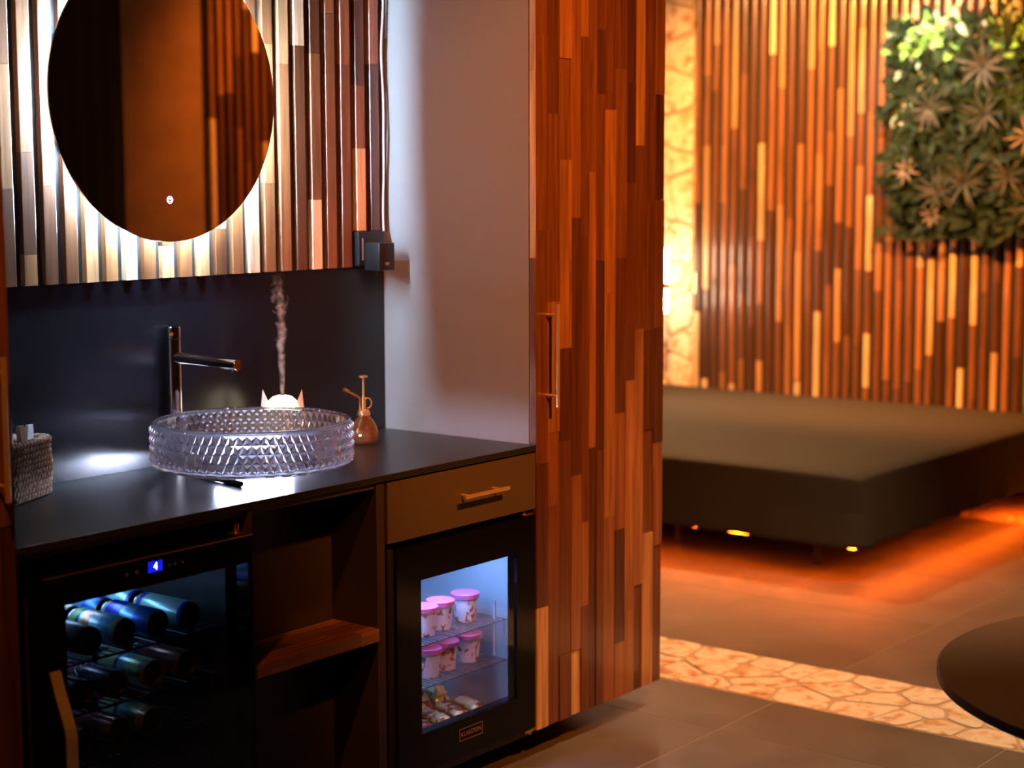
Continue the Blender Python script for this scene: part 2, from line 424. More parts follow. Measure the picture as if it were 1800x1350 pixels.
# ------------------------------------------------------------------ kitchenette carcass
D = .577; ZC = .90; TOP = 2.56; XL = -1.745
cab = thing('kitchenette_cabinet', (-.86, .3, 0), 'dark kitchenette cabinet with open shelf bay, tall grey side panels and one drawer', 'cabinet')
mk('side_panel', box(0, .018, .0258, D+.02, .08, TOP, .0008), [M['grey_panel']], cab)
mk('side_panel', box(XL-.018, XL, .022, D+.02, .08, TOP, .0008), [M['grey_panel']], cab)
mk('top_panel', box(XL, 0, .022, D+.02, TOP-.02, TOP), M['grey_panel'], cab)
mk('back_panel', box(XL, 0, D, D+.02, .08, TOP-.02), M['felt'], cab)
mk('bottom_panel', box(XL, 0, .03, D, .06, .08), M['carcass'], cab)
mk('plinth', box(XL, .018, .32, .36, 0, .06), M['plinth'], cab)
mk('plinth', box(XL, .018, .54, .575, 0, .06), M['plinth'], cab)
mk('divider', box(-.652, -.622, .006, D, .08, .878, .0008), M['carcass'], cab)
mk('divider', box(-1.087, -1.079, .0, D, .08, .878, .0008), M['carcass'], cab)
mk('fascia', box(-1.7205, -.622, .012, .03, .868, .884, .0006), M['counter_edge'], cab)
mk('bay_back', box(-1.079, -.652, .163, .175, .08, .878), M['carcass'], cab)
sh = mk('shelf', box(-1.079, -.652, -.0005, .16, .481, .4985), M['wood_x'], cab, color=ACACIA[2])
yy = 0
for rw in ((-.001, .03), (.03, .062), (.062, .095), (.095, .128), (.128, .16)):
    xs = cuts(-1.078, -.653, .12, .34)
    for i in range(len(xs)-1):
        mk('stave', box(xs[i]+.0003, xs[i+1]-.0003, rw[0]+.0003, rw[1]-.0003, .480, .513, .0006, 1), M['wood_x'], sh, color=pick(PAL))
dr = mk('drawer', box(-.616, -.004, .0, .020, .722, .878, .0012), M['drawer'], cab)
mk('drawer_box', box(-.60, -.03, .02, .5, .73, .86), M['carcass'], cab)
hx0, hx1, hz = -.352, -.165, .806
mk('handle', join(tube([(hx0, -.032, hz), (hx1, -.032, hz)], .0058, 14), tube([(hx0+.028, -.032, hz), (hx0+.028, 0, hz)], .0042, 10), tube([(hx1-.028, -.032, hz), (hx1-.028, 0, hz)], .0042, 10)), M['brass'], dr, smooth=True)
ct = mk('countertop', box(-1.7205, -.0005, .0, D-.002, .884, ZC, .0012), M['counter'])
tag(ct, 'thin black worktop running under the glass basin', 'countertop')
bs = mk('backsplash', box(XL, -.0005, D-.012, D-.0005, ZC, 1.384, .0005), M['splash'])
tag(bs, 'satin black backsplash panel between worktop and wooden slats', 'backsplash')

# slat panel above the backsplash
sp = thing('slat_panel', (-.86, D, 1.384), 'vertical acacia slats covering the niche wall behind the round mirror', 'wall panel')
mk('felt_backing', box(XL+.001, -.001, D-.013, D-.0005, 1.385, TOP-.021), M['felt'], sp)
k = 0
while True:
    x1 = -.0335 - k*.0604; x0 = x1 - .0375; k += 1
    if x0 < XL+.005: break
    zs = cuts(1.386, TOP-.022, .16, .62); c0 = pick(PAL_N)
    for i in range(len(zs)-1):
        zb = zs[i] if not (k <= 2 and i == 0) else 1.49
        if zs[i+1] <= zb+.01: continue
        mk('slat_piece', stave(x0, x1, D-.030+random.uniform(-.0008, .0008), D-.013, zb+.0004, zs[i+1]-.0004, .0015), M['wood'], sp, color=pick(PAL_N))

# ------------------------------------------------------------------ tall closets with stave doors
def closet(x0, x1, hx, label, b0, b1):
    t = thing('tall_closet', ((x0+x1)/2, .3, 0), label, 'closet')
    mk('body', box(b0, b1, .024, D+.02, .08, TOP, .001), M['carcass'], t)
    mk('plinth', box(b0+.01, b1-.03, .32, .57, 0, .08), M['plinth'], t)
    d = mk('door', box(x0+.0015, x1-.0015, .010, .0225, .08, TOP), M['wood'], t, color=ACACIA[1])
    x = x0; i = 0
    while x < x1-.006:
        wd = random.uniform(.034, .058)
        if x+wd > x1-.03: wd = x1-x
        zs = cuts(.08, TOP, .18, .85)
        for j in range(len(zs)-1):
            mk('stave', stave(x+.0002, x+wd-.0002, random.choice([-.001, 0, 0, .001, .002, .004]), .0215, zs[j]+.0002, zs[j+1]-.0002, .0006), M['wood'], d, color=pick(PAL_DOOR))
        x += wd
    mk('handle', join(tube([(hx, -.040, 1.005), (hx, -.040, 1.292)], .0058, 14), tube([(hx, -.04, 1.036), (hx, .004, 1.036)], .004, 10), tube([(hx, -.04, 1.262), (hx, .004, 1.262)], .004, 10)), M['brass'], d, smooth=True)
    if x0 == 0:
        for za, zb_, c_ in ((.905, 1.42, ACACIA[2]), (1.4204, 1.93, ACACIA[6]), (1.9304, TOP, ACACIA[5])):  # paler pieces above z 1.42, a darker piece below, along the door's left edge
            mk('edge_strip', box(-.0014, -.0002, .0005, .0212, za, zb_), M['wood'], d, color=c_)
    return t
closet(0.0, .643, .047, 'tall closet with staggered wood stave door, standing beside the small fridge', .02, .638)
closet(-2.36, -1.722, -1.765, 'tall closet with staggered wood stave door, standing beside the can cooler', -2.355, -1.766)

# ------------------------------------------------------------------ round backlit mirror
mc = Vector((-.862, 0, 1.846)); MR = .366; MY = .503
mir = thing('round_mirror', (mc.x, .545, mc.z-MR), 'round frameless mirror with white backlight glow on the slats', 'mirror')
mk('mirror_glass', lathe([(MR-.0015, MY), (MR, MY+.0015), (MR, MY+.005)], (mc.x, 0, mc.z), 160, 'Y'), M['mirror'], mir, smooth=30)
mk('housing', lathe([(MR-.035, MY+.0052), (MR-.035, D-.0325)], (mc.x, 0, mc.z), 96, 'Y'), M['housing'], mir, smooth=30)
mk('backlight', ring((mc.x, 0, mc.z), MR-.0345, MR-.031, MY+.0056, MY+.0120, 128, 'Y'), M['led_mirror'], mir)
bx, bz = -.866, 1.586
mk('touch_icon', join(ring((bx, 0, bz), .0085, .0098, MY-.0006, MY-.0001, 32, 'Y'), ring((bx, 0, bz), .0045, .0062, MY-.0006, MY-.0001, 32, 'Y'), box(bx-.0007, bx+.0007, MY-.0006, MY-.0001, bz, bz+.005)), M['led_icon'], mir)

# ------------------------------------------------------------------ socket, charger, cables
so = thing('wall_socket', (-.088, D-.03, 1.39), 'black double wall socket plate at the end of the slats', 'socket')
mk('plate', box(-.142, -.03, .532, D-.006, 1.389, 1.488, .002), M['black_plastic'], so)
mk('socket_insert', ring((-.088, 0, 1.438), .019, .023, .5300, .5325, 32, 'Y'), M['black_plastic'], so)
mk('socket_insert', box(-.128, -.124, .5305, .5325, 1.405, 1.468), M['icon'], so)
ad = thing('power_adapter', (-.085, .5, 1.37), 'chunky black power adapter plugged into the wall socket', 'adapter')
mk('adapter_body', box(-.121, -.055, .472, .531, 1.376, 1.456, .004), M['black_plastic'], ad, smooth=30)
mk('rating_mark', box(-.096, -.08, .4712, .4719, 1.392, 1.400), M['icon'], ad)
mk('cable_stub', tube([(-.1, .5, 1.378), (-.1, .5, 1.362)], .003, 8), M['rubber'], ad)
def cable(x, yq, amp, m, label):
    pts = []
    for i in range(60):
        t = i/59; z = 1.485+t*1.05; pts.append((x+amp*math.sin(t*26+x*90), yq+.003*math.sin(t*17), z))
    tag(mk('power_cable', tube(pts, .0026, 8), m, smooth=True), label, 'cable')
cable(-.024, .541, .002, M['packet'], 'thin white cable rising from the wall socket along the corner')
cable(-.010, .545, .0015, M['rubber'], 'thin black cable rising from the wall socket along the corner')

# ------------------------------------------------------------------ glass basin
def basin_material():
    m, n, l, p = newmat('cut_crystal')
    p.inputs['Base Color'].default_value = (.93, .94, 1, 1); p.inputs['Roughness'].default_value = .03
    p.inputs['Transmission Weight'].default_value = 1; p.inputs['IOR'].default_value = 1.5
    d = n.new('ShaderNodeBsdfTranslucent'); d.inputs[0].default_value = (.85, .87, 1, 1)
    mx = n.new('ShaderNodeMixShader'); mx.inputs[0].default_value = .08
    l.new(p.outputs[0], mx.inputs[1]); l.new(d.outputs[0], mx.inputs[2]); l.new(mx.outputs[0], n['Material Output'].inputs[0])
    return m
M['basin'] = basin_material()
BC = (-.826, .262); BR = .246; Z0B, Z1B = .928, 1.040
bas = thing('glass_basin', (BC[0], BC[1], ZC), 'round cut crystal glass vessel basin glowing from below on the worktop', 'basin')
def crystal():
    V, Fc = [], []
    N = 74; rows = 4; zlo = Z0B+.016; H = (Z1B-.006-zlo)/rows
    def P(a, z, r): return (BC[0]+r*math.cos(a), BC[1]+r*math.sin(a), z)
    grid = []
    for i in range(rows+1):
        off = .5*(i % 2); grid.append([len(V)+k for k in range(N)])
        for k in range(N): V.append(P(2*math.pi*(k+off)/N, zlo+i*H, BR))
    def pyr(a, b, c):
        m = [sum(V[q][d] for q in (a, b, c))/3 for d in range(3)]
        dx, dy = m[0]-BC[0], m[1]-BC[1]; L = math.hypot(dx, dy); s = (BR+.0085)/L
        V.append((BC[0]+dx*s, BC[1]+dy*s, m[2])); t = len(V)-1
        Fc.extend([(a, b, t), (b, c, t), (c, a, t)])
    for i in range(rows):
        A, B = grid[i], grid[i+1]
        for k in range(N):
            k1 = (k+1) % N
            if i % 2 == 0: pyr(A[k], A[k1], B[k]); pyr(A[k1], B[k1], B[k])
            else: pyr(A[k], A[k1], B[k1]); pyr(A[k], B[k1], B[k])
    # rim, inner wall, floor, outer bottom
    prof_top = [(BR-.001, Z1B-.002), (BR-.005, Z1B), (BR-.009, Z1B), (BR-.012, Z1B-.003), (BR-.014, Z0B+.022), (BR-.03, Z0B+.012), (.03, Z0B+.008)]
    prev = grid[-1]; off0 = .5*(rows % 2)
    for r, z in prof_top:
        cur = [len(V)+k for k in range(N)]
        for k in range(N): V.append(P(2*math.pi*(k+off0)/N, z, r))
        for k in range(N): Fc.append((prev[k], prev[(k+1) % N], cur[(k+1) % N], cur[k]))
        prev = cur
    Fc.append(tuple(prev))
    prev = grid[0]
    for q, (r, z) in enumerate([(BR+.003, zlo-.004), (BR-.002, zlo-.008), (BR-.006, zlo-.011), (BR-.02, Z0B), (.06, Z0B)]):
        cur = [len(V)+k for k in range(N)]
        for k in range(N):
            rr = r+(.003 if (q < 3 and k % 2) else 0); V.append(P(2*math.pi*k/N, z, rr))
        for k in range(N): Fc.append((prev[k], prev[(k+1) % N], cur[(k+1) % N], cur[k]))
        prev = cur
    Fc.append(tuple(prev))
    return V, Fc
bowl = mk('bowl', crystal(), M['basin'], bas)
mk('rim', lathe([(BR-.011, Z1B+.0002), (BR-.009, Z1B+.003), (BR-.004, Z1B+.003), (BR-.001, Z1B+.0002)], (BC[0], BC[1], 0), 152, cap=False), glass('clear_glass_rim', (.93, .94, 1), .03), bas, smooth=60)
mk('light_base', lathe([(.095, ZC+.001), (.095, ZC+.022), (.090, ZC+.026)], (BC[0], BC[1], 0), 64), M['led_basin'], bas)
mk('drain', lathe([(.024, Z0B+.0082), (.024, Z0B+.012), (.018, Z0B+.014)], (BC[0], BC[1], 0), 32), M['chrome'], bas, smooth=30)

# ------------------------------------------------------------------ faucet
fx, fy = -.836, .540
fa = thing('faucet', (fx, fy, ZC), 'tall round chrome mixer tap with straight spout over the basin', 'faucet')
mk('column', lathe([(.0235, ZC), (.0235, ZC+.004), (.0205, ZC+.005), (.0205, 1.2295), (.0195, 1.2300)], (fx, fy, 0), 40), M['chrome'], fa, smooth=30)
mk('cap', lathe([(.0195, 1.2305), (.0208, 1.2315), (.0208, 1.260), (.0198, 1.2615)], (fx, fy, 0), 40), M['chrome'], fa, smooth=30)
sp_ = mk('spout', tube([(fx, fy, 1.182), (fx, .300, 1.176)], .0145, 28), M['chrome'], fa, smooth=40)
mk('aerator', tube([(fx, .314, 1.166), (fx, .314, 1.158)], .010, 20), M['chrome'], sp_, smooth=40)
mk('spout_end', lathe([(.0, .2988), (.0125, .2990), (.0132, .2999)], (fx, 0, 1.176), 28, 'Y'), M['chrome'], sp_, smooth=30)
mk('lever_pin', tube([(fx-.015, fy-.014, 1.246), (fx-.022, fy-.021, 1.243)], .0052, 14), M['chrome'], fa, smooth=40)

# ------------------------------------------------------------------ pen under the basin
pn = thing('marker_pen', (-.95, .245, ZC), 'black marker pen lying half under the glass basin', 'pen')
pa, pb = Vector((-.930, .342, ZC+.0072)), Vector((-.958, .163, ZC+.0072)); pd = (pb-pa).normalized()
mk('barrel', tube([pa, pa+pd*.105], .0068, 20), M['pen'], pn, smooth=40)
mk('pen_cap', tube([pa+pd*.104, pb-pd*.003, pb], [.0072, .0072, .006], 20), M['pen'], pn, smooth=40)
mk('print_mark', tube([pa+pd*.03, pa+pd*.085], .00695, 20, cap=False), plain('pen_print', (.05, .05, .055), .5), pn, smooth=40)

# ------------------------------------------------------------------ aroma diffuser and steam
dx, dy = -.535, .452
df = thing('aroma_diffuser', (dx, dy, ZC), 'glowing white domed aroma diffuser with two pointed ears behind the basin', 'diffuser')
mk('base', lathe([(.040, ZC), (.046, ZC+.004), (.048, ZC+.05), (.050, ZC+.06)], (dx, dy, 0), 40), M['packet'], df, smooth=40)
mk('glow_dome', lathe([(.048, ZC+.06), (.050, ZC+.10), (.047, ZC+.125), (.040, ZC+.143), (.026, ZC+.156), (.008, ZC+.161)], (dx, dy, 0), 40), M['led_diffuser'], df, smooth=60)
mk('mist_nozzle', lathe([(.007, ZC+.1605), (.007, ZC+.163), (.004, ZC+.163), (.004, ZC+.1605)], (dx, dy, 0), 16), M['black_plastic'], df)
for sg, mt in ((-1, 'packet'), (1, 'packet')):
    ev = Vector((.618, -.786, 0))*sg; fv = Vector((-.786, -.618, 0)); b_ = Vector((dx, dy, ZC+.128))
    V = [b_+ev*.034+fv*.010, b_+ev*.060+fv*.010-Vector((0, 0, .03)), b_+ev*.060-fv*.012-Vector((0, 0, .03)), b_+ev*.034-fv*.012, b_+ev*.053+Vector((0, 0, .048))]
    mk('ear', ([tuple(p) for p in V], [(0, 1, 2, 3), (0, 1, 4), (1, 2, 4), (2, 3, 4), (3, 0, 4)]), M[mt], df)
def steam_material():
    m, n, l, p = newmat('steam_volume'); n.remove(p)
    g = n.new('ShaderNodeNewGeometry')
    def math_(op, a, b=None, c=None):
        q = n.new('ShaderNodeMath'); q.operation = op
        for i, s in enumerate((a, b, c)):
            if s is None: continue
            if hasattr(s, 'is_linked'): l.new(s, q.inputs[i])
            else: q.inputs[i].default_value = s
        return q.outputs[0]
    def mr(src, a, b, c, d):
        q = n.new('ShaderNodeMapRange'); q.clamp = True
        for i, s in enumerate((a, b, c, d)): q.inputs[i+1].default_value = s
        l.new(src, q.inputs[0]); return q.outputs[0]
    sx = n.new('ShaderNodeSeparateXYZ'); l.new(g.outputs['Position'], sx.inputs[0])
    x, y, z = sx.outputs
    nz = n.new('ShaderNodeTexNoise'); nz.inputs['Scale'].default_value = 34; nz.inputs['Detail'].default_value = 4; nz.inputs['Distortion'].default_value = 1.2
    l.new(g.outputs['Position'], nz.inputs['Vector'])
    sc_ = n.new('ShaderNodeSeparateColor'); l.new(nz.outputs['Color'], sc_.inputs[0])
    amp = mr(z, 1.13, 1.30, .004, .08)
    wx = math_('MULTIPLY', math_('SUBTRACT', sc_.outputs[0], .5), amp)
    wy = math_('MULTIPLY', math_('SUBTRACT', sc_.outputs[1], .5), amp)
    ax = math_('ADD', math_('SUBTRACT', x, dx), wx)
    ax = math_('ADD', ax, mr(z, 1.22, 1.36, 0, .006))
    ay = math_('ADD', math_('SUBTRACT', y, dy), wy)
    d = math_('SQRT', math_('ADD', math_('MULTIPLY', ax, ax), math_('MULTIPLY', ay, ay)))
    rad = mr(z, 1.05, 1.24, .0058, .0150)
    body = math_('SUBTRACT', 1, math_('DIVIDE', d, rad)); body = math_('MAXIMUM', body, 0)
    fade = mr(z, 1.20, 1.39, 1, 0)
    n2 = n.new('ShaderNodeTexNoise'); n2.inputs['Scale'].default_value = 60; n2.inputs['Detail'].default_value = 3
    l.new(g.outputs['Position'], n2.inputs['Vector'])
    th = mr(n2.outputs[0], .40, .62, .15, 1)
    den = math_('MULTIPLY', math_('MULTIPLY', math_('MULTIPLY', body, fade), th), 200)
    v = n.new('ShaderNodeVolumeScatter'); v.inputs['Color'].default_value = (.95, .9, .9, 1)
    l.new(den, v.inputs['Density']); l.new(v.outputs[0], n['Material Output'].inputs['Volume'])
    return m
st = mk('steam_plume', lathe([(.008, 1.064), (.012, 1.10), (.02, 1.17), (.045, 1.24), (.05, 1.39)], (dx, dy, 0), 24), steam_material(), smooth=40)
tag(st, 'thin twisting plume of white steam rising from the diffuser', 'steam')

# ------------------------------------------------------------------ plant mister bottle
mx_, my_ = -.270, .402
mb = thing('mister_bottle', (mx_, my_, ZC), 'amber glass plant mister bottle with brass pump and spout', 'bottle')
prof = [(.020, ZC), (.032, ZC+.002), (.039, ZC+.014), (.0405, ZC+.028), (.037, ZC+.046), (.028, ZC+.064), (.018, ZC+.075), (.0155, ZC+.084)]
mk('bottle_body', lathe(prof+[(r-.0025, z+.001) for r, z in reversed(prof)], (mx_, my_, 0), 40, cap=True), amber(), mb, smooth=60)
mk('liquid', lathe([(.015, ZC+.004), (.033, ZC+.006), (.0365, ZC+.018), (.0365, ZC+.026)], (mx_, my_, 0), 32), glass('amber_liquid', (.85, .5, .25), .0, 1.33), mb, smooth=60)
mk('collar', lathe([(.0175, ZC+.080), (.0185, ZC+.082), (.0185, ZC+.088), (.016, ZC+.090), (.016, ZC+.094), (.010, ZC+.097)], (mx_, my_, 0), 32), M['brass'], mb, smooth=30)
mk('pump_rod', join(tube([(mx_, my_, ZC+.095), (mx_, my_, ZC+.132)], .0058, 16), tube([(mx_, my_, ZC+.13), (mx_, my_, ZC+.188)], .0032, 12)), M['brass'], mb, smooth=40)
mk('plunger_disc', lathe([(.010, ZC+.186), (.0125, ZC+.188), (.0125, ZC+.191), (.009, ZC+.193)], (mx_, my_, 0), 28), M['brass'], mb, smooth=30)
ux, uy = -.62, .78
L_ = Vector((-.74, .3, 0)).normalized()
b0 = Vector((mx_, my_, ZC+.092))
mk('spray_arm', join(tube([b0+L_*.011, b0+L_*.011+Vector((0, 0, .034)), b0+L_*.016+Vector((0, 0, .04)), b0+L_*.050+Vector((0, 0, .060))], .0034, 12), tube([b0+L_*.046+Vector((0, 0, .058)), b0+L_*.060+Vector((0, 0, .0655))], .0055, 14)), M['brass_soft'], mb, smooth=50)
hp = []
for i in range(17):
    a = -math.pi*.55+i/16*math.pi*1.25; hp.append(b0 - L_*(.012+.0125*math.cos(a)) + Vector((0, 0, .022+.0145*math.sin(a))))
mk('finger_loop', tube(hp, .0018, 8), M['brass'], mb, smooth=50)

# ------------------------------------------------------------------ woven basket with sachets
ba = math.radians(25); ux_, vx_ = Vector((math.cos(ba), math.sin(ba), 0)), Vector((-math.sin(ba), math.cos(ba), 0))
c0 = Vector((-1.283, .462, ZC)); BW, BD, BH = .20, .085, .135
bk = thing('woven_basket', c0-ux_*BW/2+vx_*BD/2, 'small woven jute basket holding wrapped sachets on the worktop', 'basket')
def per(t, ins=0):
    # rounded rectangle perimeter, t in 0..1
    a, b, r = BW-2*ins, BD-2*ins, .022
    segs = [a-2*r, math.pi*r/2, b-2*r, math.pi*r/2]*2; L = sum(segs); s = t % 1*L
    pts = [((r, 0), (1, 0), None), ((a-r, r), None, -90), ((a, r), (0, 1), None), ((a-r, b-r), None, 0), ((a-r, b), (-1, 0), None), ((r, b-r), None, 90), ((0, b-r), (0, -1), None), ((r, r), None, 180)]
    for (p, d, a0), q in zip(pts, segs):
        if s <= q:
            if d: x, y = p[0]+d[0]*s, p[1]+d[1]*s; nn = (d[1], -d[0])
            else:
                an = math.radians(a0)+s/r; x, y = p[0]+r*math.cos(an), p[1]+r*math.sin(an); nn = (math.cos(an), math.sin(an))
            return c0 - ux_*BW + ux_*(x+ins) + vx_*(y+ins), ux_*nn[0]+vx_*nn[1]
        s -= q
    return c0-ux_*BW, -vx_
strs = []; ROWS = 10
for rw in range(ROWS):
    z = ZC+.0105+rw*(BH-.015)/(ROWS-1); big = rw == ROWS-1
    for ph in (0, math.pi):
        path = []; NN = 190; tw = 19 if not big else 17
        for i in range(NN+1):
            t = i/NN; p, nn = per(t); a = t*2*math.pi*tw+ph+rw*1.9; rr = .0050 if not big else .0058
            path.append(p+nn*(rr*math.cos(a)+.002*math.sin(z*60))+Vector((0, 0, z-ZC+rr*math.sin(a)*1.15)))
        strs.append(tube(path,   .0050 if not big else .0056, 6, cap=False))
mk('woven_wall', join(*strs), M['jute'], bk, smooth=60)
fl = [per(i/40, .004)[0] for i in range(40)]
mk('basket_floor', ([(p.x, p.y, ZC+.004) for p in fl]+[(p.x, p.y, ZC+.010) for p in fl], [tuple(range(40)), tuple(range(40, 80))]+[(i, (i+1) % 40, 40+(i+1) % 40, 40+i) for i in range(40)]), M['jute'], bk)
for q, (u, v, h, tilt, mt, lab) in enumerate([(.043, .042, .165, .10, 'packet', 'white paper sachet with folded top standing in the woven basket'), (.072, .028, .172, -.12, 'packet_brown', 'brown wrapped sachet standing in the woven basket'),
        (.092, .062, .185, .0, 'packet_pink', 'pinkish crumpled wrapper sticking up out of the woven basket'), (.125, .045, .168, -.05, 'packet', 'white plastic sachet standing deepest in the woven basket')]):
    bp = c0 - ux_*u + vx_*v + Vector((0, 0, .012)); V, Fc = [], []
    for i in range(6):
        t = i/5; wd = .017*(1-.25*t)+.002*math.sin(i*2.1+q); th = .004+.005*math.sin(math.pi*min(1, t*1.1))
        cc = bp + ux_*(tilt*.06*t*t*3) + Vector((0, 0, (h-.012)*t)); nn = vx_
        for s_ in (-1, 1):
            for e in (-1, 1): V.append(tuple(cc+ux_*wd*s_+nn*th*e))
    for i in range(5):
        a = i*4; b = a+4
        Fc += [(a, a+1, b+1, b), (a+2, b+2, b+3, a+3), (a, b, b+2, a+2), (a+1, a+3, b+3, b+1)]
    Fc += [(0, 2, 3, 1), (20, 21, 23, 22)]
    tag(mk('sachet', (V, Fc), M[mt], smooth=50), lab, 'sachet')

# ------------------------------------------------------------------ can cooler (tinted glass door)
co = thing('can_cooler', (-1.38, .28, .08), 'black under-counter drinks cooler with tinted glass door and blue display', 'fridge')
cx0, cx1, cz1 = -1.668, -1.0905, .828
mk('cooler_body', join(box(cx0, cx0+.035, .05, .55, .08, cz1+.012), box(cx1-.03, cx1, .05, .55, .08, cz1+.012), box(cx0, cx1, .05, .55, cz1-.03, cz1+.012), box(cx0, cx1, .05, .55, .08, .14), box(cx0, cx1, .53, .55, .08, cz1+.012)), M['fridge_in_dark'], co)
cd = mk('cooler_door', join(box(cx0, cx1, -.012, .045, .764, cz1, .001), box(cx0, cx0+.052, -.012, .045, .09, .764), box(cx1-.012, cx1, -.012, .045, .09, .764), box(cx0, cx1, -.012, .045, .09, .15)), M['black_gloss'], co)
mk('door_glass', box(cx0+.052, cx1-.012, -.0115, -.0085, .15, .764), M['pane_dark'], cd)
mk('top_trim', box(cx0-.001, cx1+.0005, -.0135, -.010, cz1-.002, cz1+.0012), M['brass_soft'], cd)
hp = [(-.012, .628), (-.016, .632), (-.030, .592), (-.0605, .520), (-.064, .500), (-.064, .300), (-.0605, .28), (-.012, .17)]
V = []
hx = -1.662
for yv, zv in hp:
    for xx in (hx, hx+.026):
        V.append((xx, yv, zv))
V2 = [(a, b+.004, c) for a, b, c in V]; nv = len(V); Fc = []
for i in range(len(hp)-1):
    a = 2*i; Fc += [(a, a+1, a+3, a+2), (nv+a, nv+a+2, nv+a+3, nv+a+1), (a, a+2, nv+a+2, nv+a), (a+1, nv+a+1, nv+a+3, a+3)]
Fc += [(0, nv, nv+1, 1), (nv-2, nv-1, 2*nv-1, 2*nv-2)]
mk('handle', (V+V2, Fc), plain('satin_steel_handle', (.55, .53, .50), .45, .6), cd)
def flat_text(s, size, x, yq, z, mat, name, parent):
    v, f = text_mesh(s, size); mk(name, ([(x+p[0], yq-p[2], z+p[1]) for p in v], f), mat, parent)
mk('display_window', box(-1.397, -1.357, -.0126, -.0121, .792, .816, .0), M['led_blue'], cd)
flat_text('4', .022, -1.377, -.0131, .804, M['led_digit'], 'display_digit', cd)
for xq, wd in ((-1.455, .007), (-1.428, .008), (-1.338, .006), (-1.322, .006), (-1.300, .006)):
    mk('touch_mark', ring((xq, 0, .800), wd*.35, wd*.5, -.0128, -.0121, 12, 'Y'), M['icon'], cd)
mk('hinge', join(box(-1.135, -1.10, .0, .03, cz1+.0013, cz1+.006), tube([(-1.118, .012, cz1), (-1.118, .012, cz1+.026)], .007, 12)), M['brass_soft'], co, smooth=30)
mk('interior_light', box(cx0+.10, cx1-.16, .40, .43, cz1-.036, cz1-.030), M['led_cooler'], co)
def rack(z, x0, x1, y0, y1, parent, r=.0022, step=.022, mat='wire_dark'):
    parts = [tube([(x0, y0, z), (x1, y0, z)], r*1.2, 6), tube([(x0, y1, z), (x1, y1, z)], r*1.2, 6)]
    x = x0+.006
    while x < x1: parts.append(tube([(x, y0-.004, z+.002), (x, y1, z+.002)], r, 6)); x += step
    mk('wire_shelf', join(*parts), M[mat], parent, smooth=50)
RK = [.608, .496, .380, .262]
for z in RK: rack(z, cx0+.036, cx1-.031, .065, .50, co)

def can_mat(name, stops, metal=.55, rough=.28):
    # bands along the can's length (local Y), as printed on the can
    m, n, l, p = newmat(name); tc = n.new('ShaderNodeTexCoord'); sx = n.new('ShaderNodeSeparateXYZ')
    l.new(tc.outputs['Object'], sx.inputs[0])
    mr_ = n.new('ShaderNodeMapRange'); mr_.inputs[1].default_value = -.084; mr_.inputs[2].default_value = .084
    nz = n.new('ShaderNodeTexNoise'); nz.inputs['Scale'].default_value = 28; nz.inputs['Detail'].default_value = 2; l.new(tc.outputs['Object'], nz.inputs['Vector'])
    ad_ = n.new('ShaderNodeMath'); ad_.operation = 'MULTIPLY_ADD'; ad_.inputs[1].default_value = .012; l.new(nz.outputs[0], ad_.inputs[0]); l.new(sx.outputs[1], ad_.inputs[2])
    l.new(ad_.outputs[0], mr_.inputs[0])
    r = n.new('ShaderNodeValToRGB'); r.color_ramp.interpolation = 'CONSTANT'; e = r.color_ramp.elements
    while len(e) < len(stops): e.new(.5)
    for k, (ps, c) in enumerate(stops): e[k].position = ps; e[k].color = (*c, 1)
    l.new(mr_.outputs[0], r.inputs[0]); l.new(r.outputs[0], p.inputs['Base Color'])
    p.inputs['Metallic'].default_value = metal; p.inputs['Roughness'].default_value = rough
    return m
CM = {
 'aqua': can_mat('can_print_aqua', [(0, (.02, .05, .45)), (.09, (.35, .62, .66)), (.86, (.02, .05, .45)), (.95, (.5, .5, .5))], .25),
 'blue': can_mat('can_print_blue', [(0, (.30, .33, .4)), (.05, (.01, .10, .50)), (.35, (.10, .30, .60)), (.62, (.01, .02, .42)), (.93, (.4, .45, .5))], .5),
 'fruit': can_mat('can_print_fruit', [(0, (.55, .45, .32)), (.13, (.08, .40, .62)), (.38, (.55, .70, .78)), (.55, (.72, .24, .08)), (.70, (.80, .75, .60)), (.78, (.02, .10, .30)), (.84, (.35, .55, .12)), (.95, (.6, .6, .6))], .25),
 'dark': can_mat('can_print_dark', [(0, (.06, .03, .03)), (.2, (.05, .02, .03)), (.72, (.16, .04, .10)), (.93, (.4, .4, .4))], .4),
 'lime': can_mat('can_print_lime', [(0, (.35, .30, .18)), (.15, (.45, .60, .30)), (.40, (.30, .55, .62)), (.58, (.04, .08, .22)), (.66, (.55, .66, .32)), (.95, (.5, .5, .5))], .3),
 'red': can_mat('can_print_red', [(0, (.2, .05, .04)), (.2, (.24, .04, .04)), (.8, (.1, .06, .2)), (.95, (.4, .4, .4))], .35),
}
CANEND = plain('can_end_aluminium', (.20, .18, .17), .3, .9)  # metal colour darkened to put in the shade on the door-facing ends
